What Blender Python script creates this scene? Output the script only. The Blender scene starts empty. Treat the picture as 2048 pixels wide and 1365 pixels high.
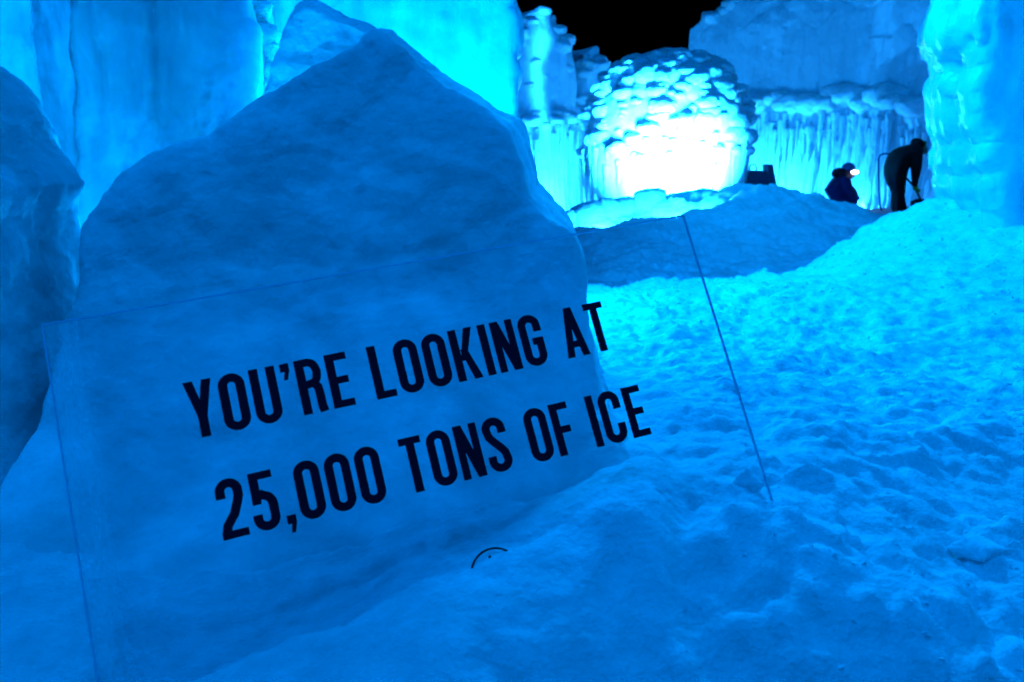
import bpy, bmesh, math, random
import numpy as np
from mathutils import Vector, Matrix

random.seed(7)
S = bpy.context.scene
COL = S.collection

# ------------------------------------------------------------------ camera
FPX = 2048 * 30 / 36            # focal length in photograph pixels
PITCH = math.radians(12.6)
CAM = np.array([0.0, 0.0, 1.3])
FW = np.array([0, math.cos(PITCH), -math.sin(PITCH)])
UP = np.array([0, math.sin(PITCH), math.cos(PITCH)])
RT = np.array([1.0, 0, 0])
cd = bpy.data.cameras.new('camera')
cd.lens = 30; cd.sensor_width = 36; cd.clip_start = 0.05; cd.clip_end = 400
cd.dof.use_dof = True; cd.dof.focus_distance = 2.6; cd.dof.aperture_fstop = 4.2
cam = bpy.data.objects.new('camera', cd); COL.objects.link(cam)
cam.location = CAM; cam.rotation_euler = (math.pi / 2 - PITCH, 0, 0)
S.camera = cam

# ------------------------------------------------------------------ night sky
w = bpy.data.worlds.new('World'); S.world = w; w.use_nodes = True
nt = w.node_tree
sky = nt.nodes.new('ShaderNodeTexSky'); sky.sky_type = 'NISHITA'; sky.sun_disc = False
sky.sun_elevation = math.radians(-12); sky.sun_rotation = math.radians(200)
bg = nt.nodes['Background']; bg.inputs[1].default_value = 0.05
nt.links.new(sky.outputs[0], bg.inputs[0])

# ------------------------------------------------------------------ lamps (coloured LED floods of the place, plus added unseen fill)
BLUE = (0.0, 0.225, 1.0)
def lamp(name, loc, watts, col, radius=0.08, spot=None, blend=0.6):
    l = bpy.data.lights.new(name, 'SPOT' if spot else 'POINT')
    l.energy = watts; l.color = col; l.shadow_soft_size = radius
    o = bpy.data.objects.new(name, l); COL.objects.link(o); o.location = loc
    if spot:
        l.spot_size = math.radians(spot[1]); l.spot_blend = blend
        d = Vector(spot[0]) - Vector(loc)
        o.rotation_euler = d.to_track_quat('-Z', 'Y').to_euler()
    return o
CYAN = (0.0, 0.33, 1.0)
lamp('unseen_lamp', (-0.55, 5.05, 1.15), 300, CYAN, 0.25)                     # behind the peaked slab
lamp('unseen_lamp', (0.8, 6.9, 4.0), 1350, CYAN, 0.3, ((2.9, 4.7, 0.7), 100), 0.45)   # over the archway, shining back in
for q in ((-5.0, -2.5, 1300), (3.5, -3.5, 450), (-3.0, 2.5, 1250), (2.5, 1.5, 700), (-0.5, -1.0, 850), (3.0, 4.8, 800)):
    lamp('unseen_lamp', (q[0], q[1], 12.5), q[2], (0.0, 0.25, 1.0), 0.9)      # added unseen fill overhead, lifting the shaded foreground and mound
WHT = (0.009, 0.30, 1.0); PALE = (0.012, 0.33, 1.0)
lamp('unseen_lamp', (-1.25, 3.50, 0.65), 110, CYAN, 0.10)                     # added in the left crevice to brighten the slab and wall behind
lamp('unseen_lamp', (2.1, 13.4, 0.55), 34000, WHT, 0.25, ((2.75, 16.3, 1.7), 60), 0.35)    # foot of the dome
lamp('unseen_lamp', (3.4, 13.6, 0.68), 30000, WHT, 0.25, ((2.75, 16.3, 1.6), 61), 0.35)
lamp('unseen_lamp', (5.6, 19.3, 0.10), 600, PALE, 0.10)                       # foot of the far right wall
lamp('unseen_lamp', (7.4, 18.2, 0.10), 350, PALE, 0.10)
lamp('unseen_lamp', (0.9, 17.6, 0.10), 600, PALE, 0.10)                       # foot of the far left wall
lamp('unseen_lamp', (3.2, 12.8, 7.0), 1300, CYAN, 0.3, ((3.0, 11.4, 0.7), 42), 0.8)        # unseen, added high up to brighten the crest of the mound
lamp('unseen_lamp', (1.2, 11.55, 0.33), 350, WHT, 0.05)                       # trough behind the mound
lamp('unseen_lamp', (2.2, 11.7, 0.36), 350, WHT, 0.05)

S.view_settings.view_transform = 'Standard'; S.view_settings.look = 'None'
S.view_settings.exposure = 0; S.view_settings.gamma = 1
S.cycles.max_bounces = 12; S.cycles.diffuse_bounces = 7; S.cycles.transparent_max_bounces = 12
S.cycles.sample_clamp_indirect = 6

# ================================================================== helpers
def at(px, py, Y):
    d = FW + RT * (px - 1024) / FPX + UP * (682.5 - py) / FPX
    return CAM + d * (Y / d[1])

def tag(o, label, cat, group=None):
    o['label'] = label; o['category'] = cat
    if group: o['group'] = group
    return o

def link_mesh(name, me, mat=None, parent=None, smooth=True):
    o = bpy.data.objects.new(name, me); COL.objects.link(o)
    if mat: me.materials.append(mat)
    if smooth: me.polygons.foreach_set('use_smooth', np.ones(len(me.polygons), dtype=bool))
    if parent: o.parent = parent
    return o

def empty(name, loc=(0, 0, 0)):
    o = bpy.data.objects.new(name, None); COL.objects.link(o); o.location = loc
    o.empty_display_size = 0.1
    return o

def adopt(child, parent):
    child.parent = parent
    child.matrix_parent_inverse = Matrix.Translation(-parent.location)

def _hash(ix, iy, iz, seed):
    h = (ix.astype(np.int64) * 374761393 + iy.astype(np.int64) * 668265263 + iz.astype(np.int64) * 2147483647 + seed * 974634777)
    h = (h ^ (h >> 13)) * 1274126177
    h = h & 0xFFFFFFFF
    h = (h ^ (h >> 16)) * 2246822519
    h = h & 0xFFFFFFFF
    return (h ^ (h >> 15)) / 4294967295.0

def vnoise(p, seed=0):
    i = np.floor(p); f = p - i; f = f * f * f * (f * (f * 6 - 15) + 10); i = i.astype(np.int64)
    r = 0
    for dx in (0, 1):
        wx = f[:, 0] if dx else 1 - f[:, 0]
        for dy in (0, 1):
            wy = f[:, 1] if dy else 1 - f[:, 1]
            for dz in (0, 1):
                wz = f[:, 2] if dz else 1 - f[:, 2]
                r = r + wx * wy * wz * _hash(i[:, 0] + dx, i[:, 1] + dy, i[:, 2] + dz, seed)
    return r * 2 - 1

def fbm(p, scale, octs=4, gain=0.5, seed=0, ridge=False):
    a, s, out, tot = 1.0, scale, np.zeros(len(p)), 0
    for o in range(octs):
        n = vnoise(p * s + 17.3 * o, seed + o)
        if ridge: n = 1 - 2 * np.abs(n)
        out += a * n; tot += a; a *= gain; s *= 2.07
    return out / tot

def worley(p, scale, seed=0):
    """distance to nearest feature point (cell units) and a random value of that cell"""
    q = p * scale; i = np.floor(q).astype(np.int64)
    best = np.full(len(p), 9.0); val = np.zeros(len(p))
    for dx in (-1, 0, 1):
        for dy in (-1, 0, 1):
            for dz in (-1, 0, 1):
                c0, c1, c2 = i[:, 0] + dx, i[:, 1] + dy, i[:, 2] + dz
                fx = c0 + _hash(c0, c1, c2, seed); fy = c1 + _hash(c0, c1, c2, seed + 1); fz = c2 + _hash(c0, c1, c2, seed + 2)
                d = np.sqrt((q[:, 0] - fx) ** 2 + (q[:, 1] - fy) ** 2 + (q[:, 2] - fz) ** 2)
                m = d < best
                best[m] = d[m]; val[m] = _hash(c0, c1, c2, seed + 3)[m]
    return best, val

def bumps(p, scale, seed=0, r=0.75):
    d, v = worley(p, scale, seed)
    return np.sqrt(np.maximum(0, 1 - (d / r) ** 2)) * (0.45 + 0.55 * v)

def verts_of(me):
    a = np.empty(len(me.vertices) * 3); me.vertices.foreach_get('co', a); return a.reshape(-1, 3)

def normals_of(me):
    a = np.empty(len(me.vertices) * 3); me.vertex_normals.foreach_get('vector', a); return a.reshape(-1, 3)

def set_verts(me, v):
    me.vertices.foreach_set('co', np.ascontiguousarray(v, dtype=np.float64).ravel()); me.update()

def baked(me, mods):
    """run modifiers over a mesh and give back the resulting mesh"""
    o = bpy.data.objects.new('tmp', me); COL.objects.link(o)
    for kind, props in mods:
        m = o.modifiers.new(kind, kind)
        for k, v in props.items(): setattr(m, k, v)
    dg = bpy.context.evaluated_depsgraph_get(); dg.update()
    out = bpy.data.meshes.new_from_object(o.evaluated_get(dg))
    bpy.data.objects.remove(o); bpy.data.meshes.remove(me)
    return out

def poly_mesh(rings, closed=True):
    """closed solid from rings of equal length, first and last capped"""
    bm = bmesh.new(); R = [[bm.verts.new(p) for p in ring] for ring in rings]; n = len(R[0])
    for a, b in zip(R, R[1:]):
        for k in range(n):
            bm.faces.new((a[k], a[(k + 1) % n], b[(k + 1) % n], b[k]))
    caps = [bm.faces.new(R[0][::-1]), bm.faces.new(R[-1])]
    bmesh.ops.triangulate(bm, faces=caps)
    bmesh.ops.recalc_face_normals(bm, faces=bm.faces)
    me = bpy.data.meshes.new('m'); bm.to_mesh(me); bm.free(); return me

def ice_mass(name, outline, Y, tf, tb, slope=0.0, voxel=0.03, smooth=6, disp=None, mat=None, shrink=0.06, parent=None, flare=0.0, zb=1.0, flare_x=0.0):
    """a block of ice or packed snow: its outline stands at depth Y, tf in front and tb behind"""
    O = np.array([at(x, y, Y) for x, y in outline]); c = O.mean(0); zt = O[:, 2].max()
    def ring(dy, k):
        r = np.array([at(x, y, Y + dy) for x, y in outline]) if dy > 0 else O.copy(); cc = r.mean(0); r = cc + (r - cc) * k
        r[:, 1] = Y + dy
        return r
    fr = ring(-tf, 1 - shrink); fr[:, 1] -= (zt - fr[:, 2]) * slope
    fm = ring(-tf * 0.55, 1 - shrink * 0.25); fm[:, 1] -= (zt - fm[:, 2]) * slope * 0.6
    rings = [fr, fm, ring(0, 1.0), ring(tb * 0.6, 1 - shrink * 0.4), ring(tb, 1 - shrink * 1.5)]
    me = poly_mesh([r.tolist() for r in rings])
    me = baked(me, [('REMESH', dict(mode='VOXEL', voxel_size=voxel, use_smooth_shade=True)), ('SMOOTH', dict(factor=0.5, iterations=smooth))])
    if flare:
        v = verts_of(me); v[:, 1] -= flare * np.maximum(0, zb - v[:, 2]) ** 2 * np.clip((Y - v[:, 1]) / tf, 0, 1)
        v[:, 0] += 1.1 * flare_x * np.maximum(0, .95 - v[:, 2]) ** 2 * np.clip((v[:, 0] + .35) / .5, 0, 1); set_verts(me, v)
    if disp is not None:
        v = verts_of(me); n = normals_of(me)
        set_verts(me, v + n * disp(v)[:, None])
    return link_mesh(name, me, mat, parent)

# ================================================================== materials
def nodes(mat):
    mat.use_nodes = True; t = mat.node_tree; return t, t.nodes, t.links

def snow_mat(name, base=(0.82, 0.86, 0.9), rough=0.75, sss=0.0, sss_scale=0.05, grain=60, bump=0.25, coarse=9, stretch=(1, 1, 1), spec=0.35, dirt=0.0, bdist=0.012, cloud=0.0):
    m = bpy.data.materials.new(name); t, N, L = nodes(m); b = N['Principled BSDF']
    tc = N.new('ShaderNodeTexCoord'); mp = N.new('ShaderNodeMapping'); mp.inputs['Scale'].default_value = stretch
    L.new(tc.outputs['Object'], mp.inputs['Vector'])
    n1 = N.new('ShaderNodeTexNoise'); n1.inputs['Scale'].default_value = grain; n1.inputs['Detail'].default_value = 5
    n2 = N.new('ShaderNodeTexNoise'); n2.inputs['Scale'].default_value = coarse; n2.inputs['Detail'].default_value = 6
    for n in (n1, n2): L.new(mp.outputs[0], n.inputs['Vector'])
    b1 = N.new('ShaderNodeBump'); b1.inputs['Strength'].default_value = bump; b1.inputs['Distance'].default_value = bdist
    b2 = N.new('ShaderNodeBump'); b2.inputs['Strength'].default_value = bump; b2.inputs['Distance'].default_value = bdist * 4
    L.new(n1.outputs[0], b1.inputs['Height']); L.new(n2.outputs[0], b2.inputs['Height']); L.new(b2.outputs[0], b1.inputs['Normal'])
    L.new(b1.outputs[0], b.inputs['Normal'])
    r = N.new('ShaderNodeValToRGB'); L.new(n2.outputs[0], r.inputs[0])
    r.color_ramp.elements[0].position = 0.3; r.color_ramp.elements[1].position = 0.7
    r.color_ramp.elements[0].color = tuple(c * (0.82 - dirt) for c in base) + (1,); r.color_ramp.elements[1].color = base + (1,)
    if cloud:      # patches of clear ice between patches of white snow
        n3 = N.new('ShaderNodeTexNoise'); n3.inputs['Scale'].default_value = 2.3; n3.inputs['Detail'].default_value = 7; n3.inputs['Roughness'].default_value = 0.58; n3.inputs['Distortion'].default_value = 0.5
        L.new(tc.outputs['Object'], n3.inputs['Vector'])
        r3 = N.new('ShaderNodeMapRange'); r3.inputs['From Min'].default_value = 0.40; r3.inputs['From Max'].default_value = 0.66; r3.inputs['To Min'].default_value = 1 - cloud; r3.inputs['To Max'].default_value = 1.0
        L.new(n3.outputs[0], r3.inputs['Value'])
        mx = N.new('ShaderNodeVectorMath'); mx.operation = 'SCALE'; L.new(r.outputs[0], mx.inputs[0]); L.new(r3.outputs[0], mx.inputs['Scale']); L.new(mx.outputs[0], b.inputs['Base Color'])
    else:
        L.new(r.outputs[0], b.inputs['Base Color'])
    mr = N.new('ShaderNodeMapRange'); mr.inputs['To Min'].default_value = rough * 0.8; mr.inputs['To Max'].default_value = min(1, rough * 1.2)
    L.new(n2.outputs[0], mr.inputs['Value']); L.new(mr.outputs[0], b.inputs['Roughness'])
    b.inputs['Specular IOR Level'].default_value = spec; b.inputs['IOR'].default_value = 1.31
    if sss:
        b.inputs['Subsurface Weight'].default_value = sss; b.inputs['Subsurface Radius'].default_value = (0.3, 0.7, 1.0)
        b.inputs['Subsurface Scale'].default_value = sss_scale
    return m

M_SNOW = snow_mat('trampled_snow', grain=80, bump=0.45, coarse=14, cloud=0.16)
M_PACK = snow_mat('packed_snow', base=(0.88, 0.91, 0.94), grain=40, bump=0.35, coarse=9, rough=0.6, cloud=0.32, spec=0.5)
M_CHUNK = snow_mat('broken_snow', grain=50, bump=0.3, coarse=12, rough=0.7)
M_ICE = snow_mat('flow_ice', base=(0.80, 0.88, 0.93), grain=22, coarse=5, bump=0.5, rough=0.24, stretch=(1, 1, 0.22), sss=0.15, sss_scale=0.06, spec=0.6, cloud=0.25)
M_GLOW = snow_mat('translucent_ice', base=(0.82, 0.88, 0.92), grain=14, coarse=3, bump=0.25, rough=0.35, stretch=(1, 1, 0.25), sss=0.7, sss_scale=0.2, spec=0.5, cloud=0.35)
M_DOME = snow_mat('dome_ice', base=(0.84, 0.89, 0.92), grain=9, coarse=3, bump=0.35, rough=0.5, bdist=0.03, sss=0.5, sss_scale=0.12)
M_FAR = snow_mat('far_ice', base=(0.80, 0.86, 0.9), grain=7, coarse=2, bump=0.5, rough=0.5, stretch=(1, 1, 0.12), bdist=0.05)
M_LUMP = snow_mat('lump_ice', base=(0.80, 0.86, 0.9), grain=9, coarse=3, bump=0.4, rough=0.5, bdist=0.03)

def plain(name, col, rough=0.6, spec=0.3, metal=0.0):
    m = bpy.data.materials.new(name); t, N, L = nodes(m); b = N['Principled BSDF']
    n = N.new('ShaderNodeTexNoise'); n.inputs['Scale'].default_value = 25; n.inputs['Detail'].default_value = 3
    r = N.new('ShaderNodeValToRGB'); L.new(n.outputs[0], r.inputs[0])
    r.color_ramp.elements[0].color = tuple(c * 0.75 for c in col) + (1,); r.color_ramp.elements[1].color = col + (1,)
    L.new(r.outputs[0], b.inputs['Base Color'])
    b.inputs['Roughness'].default_value = rough; b.inputs['Specular IOR Level'].default_value = spec; b.inputs['Metallic'].default_value = metal
    return m

# ================================================================== ground
def lerp_terrain():
    C = [  # photograph pixel and depth of points the snow surface passes through
        (2048, 1365, 1.40), (1700, 1365, 1.40), (1300, 1365, 1.36), (1000, 1365, 1.30), (700, 1365, 1.24), (300, 1500, 1.20), (2200, 1100, 1.9),
        (1540, 985, 1.83), (1800, 985, 1.95), (1540, 800, 2.8), (1850, 800, 2.9), (1300, 800, 2.75), (1540, 650, 4.6), (1250, 650, 4.4),
        (2048, 700, 4.0), (2048, 550, 5.4), (1900, 480, 6.2), (1865, 405, 6.9), (2048, 405, 6.4), (1720, 478, 6.9), (1650, 540, 6.9),
        (1500, 560, 6.8), (1400, 572, 6.6), (1250, 582, 6.4), (1150, 590, 6.2), (1900, 600, 4.9),
        (900, 985, 2.02), (1100, 995, 2.02), (700, 1050, 1.90),
    ]
    P = [at(*c) for c in C]
    P += [np.array(q) for q in [  # snow line against the clear panel
        (-0.76, 1.30, 0.37), (-0.47, 1.41, 0.385), (-0.31, 1.48, 0.425), (-0.10, 1.573, 0.488), (-0.04, 1.60, 0.508), (0.187, 1.69, 0.566), (0.577, 1.79, 0.572)]]
    P += [np.array(q) for q in [(-3, 1.2, .45), (-3, 3, .45), (-3, 5, .35), (-1.2, 2.4, .42), (-.5, 2.5, .40), (0, 2.6, .42), (-.3, 4.6, .3), (-1.5, 4.5, .35), (0, -2, .4), (3, -2, .4), (-3, -2, .4),
                                  (4.2, 2, .75), (5.5, 4, .95), (6, 7, 1.2), (-5, 0, .6), (5, -1, .7), (-6, 6, .5), (-2, 7, .2)]]
    # beyond the lip
    P += [np.array(q) for q in [(-2, 8.2, .02), (0.5, 7.6, .0), (1.5, 7.7, .0), (2.6, 8.0, .05), (3.6, 8.6, .2), (5, 9, .6), (0, 9, .05), (8, 10, .8)]]
    P += [at(*c) for c in [(1180, 500, 9.2), (1300, 500, 9.2), (1450, 490, 9.4), (1600, 480, 9.4), (1160, 462, 10.0), (1240, 448, 10.3), (1370, 432, 10.6), (1455, 405, 10.9),
                           (1490, 390, 11.2), (1560, 386, 11.4), (1620, 396, 11.6), (1680, 410, 12.0), (1740, 425, 12.4), (1650, 440, 10.6), (1560, 430, 10.2), (1760, 450, 11.4), (1800, 428, 14.2), (1850, 415, 14.6), (1790, 428, 14.4)]]
    P += [np.array(q) for q in [(1.0, 11.5, .05), (1.7, 11.55, .05), (2.3, 11.6, .1), (1.0, 13.4, .05), (2.2, 13.6, .05), (3.4, 13.5, .1), (4.2, 13.8, .15), (5.2, 15.5, .15), (2, 18, 0), (5, 19, 0), (8, 18, .1),
                                  (-4, 12, .2), (-4, 18, .2), (0.2, 14, .1), (0, 18, 0), (10, 14, .5), (-10, 25, .3), (15, 25, .3), (2, 30, .2), (-25, 5, .8), (25, 5, 1.0), (0, -20, .6), (0, 60, .5), (-40, 60, .5), (40, 60, .5), (-40, -20, .5), (40, -20, .5)]]
    P += [at(*c) for c in [(1150, 418, 12.4), (1200, 408, 12.4), (1260, 400, 12.5), (1320, 392, 12.5), (1390, 376, 12.5), (1450, 372, 12.5)]]
    return np.array(P)

TP = lerp_terrain()
def _tps(r2): return 0.5 * r2 * np.log(r2 + 1e-9)
def _warp(xy): return np.stack([xy[:, 0] * 1.0, xy[:, 1] * 0.8], 1)
_A = _warp(TP[:, :2]); _n = len(_A)
_K = _tps(((_A[:, None] - _A[None]) ** 2).sum(-1)) + np.eye(_n) * 0.004
_Q = np.hstack([np.ones((_n, 1)), _A])
_sol = np.linalg.solve(np.block([[_K, _Q], [_Q.T, np.zeros((3, 3))]]), np.concatenate([TP[:, 2], np.zeros(3)]))
def terrain0(xy):
    q = _warp(xy); z = _sol[_n] + q @ _sol[_n + 1:]
    for k in range(_n):
        z = z + _sol[k] * _tps(((q - _A[k]) ** 2).sum(1))
    return z
def terrain(xy, fine=True):
    z = np.clip(terrain0(xy), -0.3, 1.6)
    p = np.stack([xy[:, 0], xy[:, 1], np.zeros(len(xy))], 1)
    x, y = xy[:, 0], xy[:, 1]
    # how broken the surface is: rubble on the path and lip, smoother on the packed bank at the panel's foot and on the mound
    path = 1 / (1 + np.exp(-(x - 0.42 - 0.05 * (y - 1.8)) / 0.05))
    far = np.clip((y - 8.4) / 1.0, 0, 1)
    rub = np.clip(0.45 + 0.55 * path, 0, 1) * (1 - 0.55 * far)
    z = z + 0.05 * fbm(p, 1.1, 3, seed=3) * (0.35 + 0.65 * path)
    z = z + rub * (0.036 * bumps(p + 0.06 * np.stack([fbm(p, 9, 2, seed=8), fbm(p, 9, 2, seed=9), 0 * x], 1), 7.5, 11, 0.7) + 0.016 * bumps(p + 0.05 * np.stack([fbm(p, 6, 2, seed=18), fbm(p, 6, 2, seed=19), 0 * x], 1), 15, 21, 0.75) - 0.03)
    z = z + rub * 0.03 * fbm(p, 5, 5, 0.55, seed=31) + rub * 0.030 * (fbm(p, 3.1, 5, 0.62, seed=35, ridge=True) - .1) * np.clip(1.6 - .1 * y, .4, 1)
    ax_, ay_, bx_, by_ = 0.31, 2.35, 0.30, 1.25
    tt = np.clip((y - by_) / (ay_ - by_), 0, 1); dx = x - (bx_ + (ax_ - bx_) * tt) - 0.04 * fbm(p, 2.5, 3, seed=36)
    z = z + 0.045 * np.exp(-(dx / np.where(dx > 0, .05, .16)) ** 2) * np.clip((y - 1.15) / .2, 0, 1) * np.clip((2.5 - y) / .3, 0, 1)   # edge of the bank under the panel
    if fine: z = z + (0.3 + 0.7 * rub) * 0.009 * fbm(p, 24, 4, 0.65, seed=41)
    z = z + (0.10 + 0.10 * fbm(p, 2.3, 3, seed=91)) * np.exp(-((y - 2.66) / 0.24) ** 2) * np.clip((x + 2.2) / 0.5, 0, 1) * np.clip((0.35 - x) / 0.4, 0, 1)   # drift against the slab
    # lip of shovelled crumbs where the archway ends
    lipy = 6.75 + 0.12 * x
    lip = np.exp(-((y - lipy) / 0.22) ** 2) * np.clip((x + 0.3) / 0.4, 0, 1) * np.clip((3.2 - x) / 0.5, 0, 1)
    z = z + lip * (0.05 + 0.06 * bumps(p, 6, 51, 0.8))
    # broken crust plates on the path near the camera
    wx = x + 0.05 * fbm(p, 5, 3, seed=81); wy = y + 0.05 * fbm(p, 5, 3, seed=82)
    for cx, cy, ax, ay, rot, hh in ((0.62, 1.50, .26, .17, -.35, .035), (1.15, 1.75, .16, .10, .3, .03), (0.95, 2.25, .22, .12, .1, .03), (1.5, 2.5, .25, .14, -.2, .03)):
        c_, s_ = math.cos(rot), math.sin(rot); a = ((wx - cx) * c_ + (wy - cy) * s_) / ax; b = (-(wx - cx) * s_ + (wy - cy) * c_) / ay
        m = np.maximum(np.abs(a), np.abs(b)) * .6 + .4 * np.hypot(a, b)
        z = z + hh / (1 + np.exp((m - 1) / 0.035)) * (1 + .4 * a)
    # lumps on the bank behind the lamp trough
    bank = np.exp(-((y - 12.45) / 0.55) ** 2) * np.clip((x - 0.4) / 0.4, 0, 1) * np.clip((3.6 - x) / 0.6, 0, 1)
    z = z + bank * 0.22 * (bumps(p, 2.3, 61, 0.8) - 0.35)
    mnd = np.exp(-((y - 10.9) / 1.1) ** 2) * np.clip((x - 2.5) / 0.8, 0, 1)
    z = z + mnd * (0.20 * fbm(p, 2.2, 4, .6, seed=71) + 0.34 * (bumps(p, 1.7, 75, .8) - .4))
    mfr = np.exp(-((y - 9.9) / 1.0) ** 2) * np.clip((x + .2) / .5, 0, 1)
    z = z + mfr * (0.09 * fbm(p, 2.0, 5, .6, seed=73) + 0.08 * (bumps(p, 3.1, 74, .8) - .3))
    band = np.clip((y - 7.3) / .4, 0, 1) * np.clip((9.6 - y) / .8, 0, 1)
    z = z + band * 0.07 * fbm(p * np.array([.6, 1.6, 1]), 2.6, 4, .6, seed=77, ridge=True)
    return z

def axis(segs):
    out = [segs[0][0]]
    for a, b, s0, s1 in segs:
        t = a
        while t < b - 1e-6:
            k = (t - a) / (b - a); t = min(b, t + s0 + (s1 - s0) * k); out.append(t)
    return np.array(out)
gx = axis([(-45, -4, 6, .3), (-4, -1.3, .2, .02), (-1.3, 1.8, .011, .011), (1.8, 5, .012, .05), (5, 12, .06, .5), (12, 45, .6, 6)])
gy = axis([(-25, 0.4, 5, .12), (0.4, 1.0, .05, .012), (1.0, 2.9, .0105, .012), (2.9, 7.6, .013, .028), (7.6, 13.4, .03, .045), (13.4, 24, .06, .4), (24, 80, .6, 8)])
X, Yg = np.meshgrid(gx, gy); XY = np.stack([X.ravel(), Yg.ravel()], 1)
Z = terrain(XY)
nx, ny = len(gx), len(gy)
idx = np.arange(nx * ny).reshape(ny, nx)
F4 = np.stack([idx[:-1, :-1], idx[:-1, 1:], idx[1:, 1:], idx[1:, :-1]], -1).reshape(-1, 4)
me = bpy.data.meshes.new('snow_ground')
me.vertices.add(nx * ny); me.vertices.foreach_set('co', np.column_stack([XY, Z]).ravel())
me.loops.add(F4.size); me.loops.foreach_set('vertex_index', F4.ravel().astype(np.int32))
me.polygons.add(len(F4)); me.polygons.foreach_set('loop_start', (np.arange(len(F4)) * 4).astype(np.int32))
me.update(calc_edges=True)
ground = link_mesh('snow_ground', me, M_SNOW); ground['kind'] = 'structure'
def gz(x, y): return float(terrain(np.array([[x, y]], float))[0])

# ================================================================== near ice and packed snow
def d_pack(amp=0.03, seed=0):
    return lambda v: amp * (1.1 * fbm(v, 1.6, 3, seed=seed) + 0.55 * fbm(v, 6, 4, 0.55, seed=seed + 5) + 0.35 * bumps(v, 9, seed + 9, 0.75))
def d_slab(seed):
    def f(v):
        w = v + 0.12 * np.stack([fbm(v, 2.5, 2, seed=seed + k) for k in (1, 2, 3)], 1)
        return 0.035 * fbm(v, 1.7, 3, seed=seed) + 0.035 * bumps(w, 2.6, seed + 4, .8) + 0.012 * bumps(w, 9, seed + 5, .75) + 0.014 * fbm(v, 7, 4, .6, seed=seed + 6) - 0.02
    return f
def d_flow(amp=0.06, seed=0, knob=0.03, streak=0.0):
    def f(v):
        q = v * np.array([1, 1, 0.16]); w = np.stack([fbm(v, 1.1, 2, seed=seed + 1), fbm(v, 1.1, 2, seed=seed + 2), 0 * v[:, 0]], 1) * 0.12
        return amp * (bumps(q + w, 3.2, seed + 3, 0.8) + 0.5 * bumps(q + w, 8, seed + 4, 0.8) - 0.5) + knob * (bumps(v, 4.5, seed + 5, 0.7) - 0.3) + 0.012 * fbm(v, 8, 3, seed=seed + 6) + streak * fbm(v * np.array([1, 1, .09]) + w * .4, 5.5, 4, .6, seed=seed + 7, ridge=True)
    return f

# the big peaked slab behind the panel
o = ice_mass('packed_snow_slab', [(797, 66), (850, 116), (905, 162), (975, 214), (1030, 256), (1048, 310), (1062, 370), (1100, 412), (1130, 442), (1150, 490), (1150, 600), (1152, 700), (1150, 830), (1135, 930), (1110, 1060),
     (600, 1160), (340, 1060), (335, 700), (318, 500), (306, 456), (308, 414), (345, 366), (380, 325), (470, 270), (545, 225), (640, 162), (715, 120), (765, 84)],
     3.12, 0.42, 0.22, slope=0.30, voxel=0.016, smooth=2, disp=d_slab(100), mat=M_PACK, flare=1.5, zb=1.0, flare_x=0.45)
tag(o, 'large dark blue peaked slab of packed snow directly behind the clear lettered panel', 'snow slab')
# second slab peeping over it
o = ice_mass('packed_snow_slab', [(622, -4), (655, 10), (700, 36), (760, 62), (815, 88), (900, 170), (880, 700), (340, 700), (340, 360), (400, 318), (470, 268), (532, 216), (552, 140), (572, 60), (600, 10)],
     3.85, 0.07, 0.12, slope=0.05, voxel=0.016, smooth=1, disp=d_slab(140), mat=M_PACK)
tag(o, 'lighter blue snow slab whose tip peeps over the left of the big peaked slab', 'snow slab')
# left slab at the picture's edge
o = ice_mass('packed_snow_slab', [(-300, 60), (-120, 90), (10, 140), (44, 176), (72, 214), (98, 256), (112, 300), (150, 340), (168, 366), (152, 420), (158, 470), (172, 540), (186, 620), (240, 760), (330, 1000), (-330, 1050)],
     2.75, 0.45, 0.4, slope=0.2, voxel=0.016, smooth=2, disp=d_slab(180), mat=M_PACK, flare=1.2, zb=1.0)
tag(o, 'dark snow mound at the left edge of the picture beside the crevice', 'snow mound')

# layered ice wall at the left, from front to back
o = ice_mass('ice_wall', [(-560, -260), (40, -260), (48, 0), (62, 160), (90, 330), (90, 760), (-560, 760)],
     3.9, 0.25, 0.5, voxel=0.025, smooth=4, disp=d_flow(0.05, 225, 0.01, 0.03), mat=M_GLOW, shrink=0.03)
tag(o, 'blue ice wall rising above the dark mound in the upper left corner', 'ice wall')
o = ice_mass('ice_column', [(-60, -220), (300, -220), (300, 760), (-60, 760)],
     5.9, 0.2, 0.3, voxel=0.025, smooth=4, disp=d_flow(0.04, 210, 0.012), mat=M_ICE, shrink=0.06)
tag(o, 'smooth pale ice column showing in the gap above the crevice on the left', 'ice column')
o = ice_mass('ice_wall', [(184, -220), (505, -220), (510, 0), (520, 60), (530, 120), (528, 190), (528, 260), (550, 420), (575, 720), (240, 760), (222, 540), (210, 330), (196, 150), (188, 0)],
     4.45, 0.25, 0.35, voxel=0.024, smooth=2, disp=d_flow(0.07, 240, 0.015, 0.035), mat=M_GLOW, shrink=0.03)
KNOBWALL = o
tag(o, 'shaded blue ice wall with a knobbly right edge at the upper left', 'ice wall')
o = ice_mass('ice_pillar', [(420, -260), (1010, -260), (1016, 0), (1030, 50), (1032, 96), (1022, 120), (1030, 160), (1014, 196), (1020, 225), (1030, 260), (1030, 480), (1010, 640), (420, 640)],
     6.8, 0.5, 0.7, voxel=0.028, smooth=3, disp=d_flow(0.10, 270, 0.015, 0.045), mat=M_ICE, shrink=0.08)
tag(o, 'bright cyan ice pillar left of the archway opening', 'ice pillar')
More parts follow.
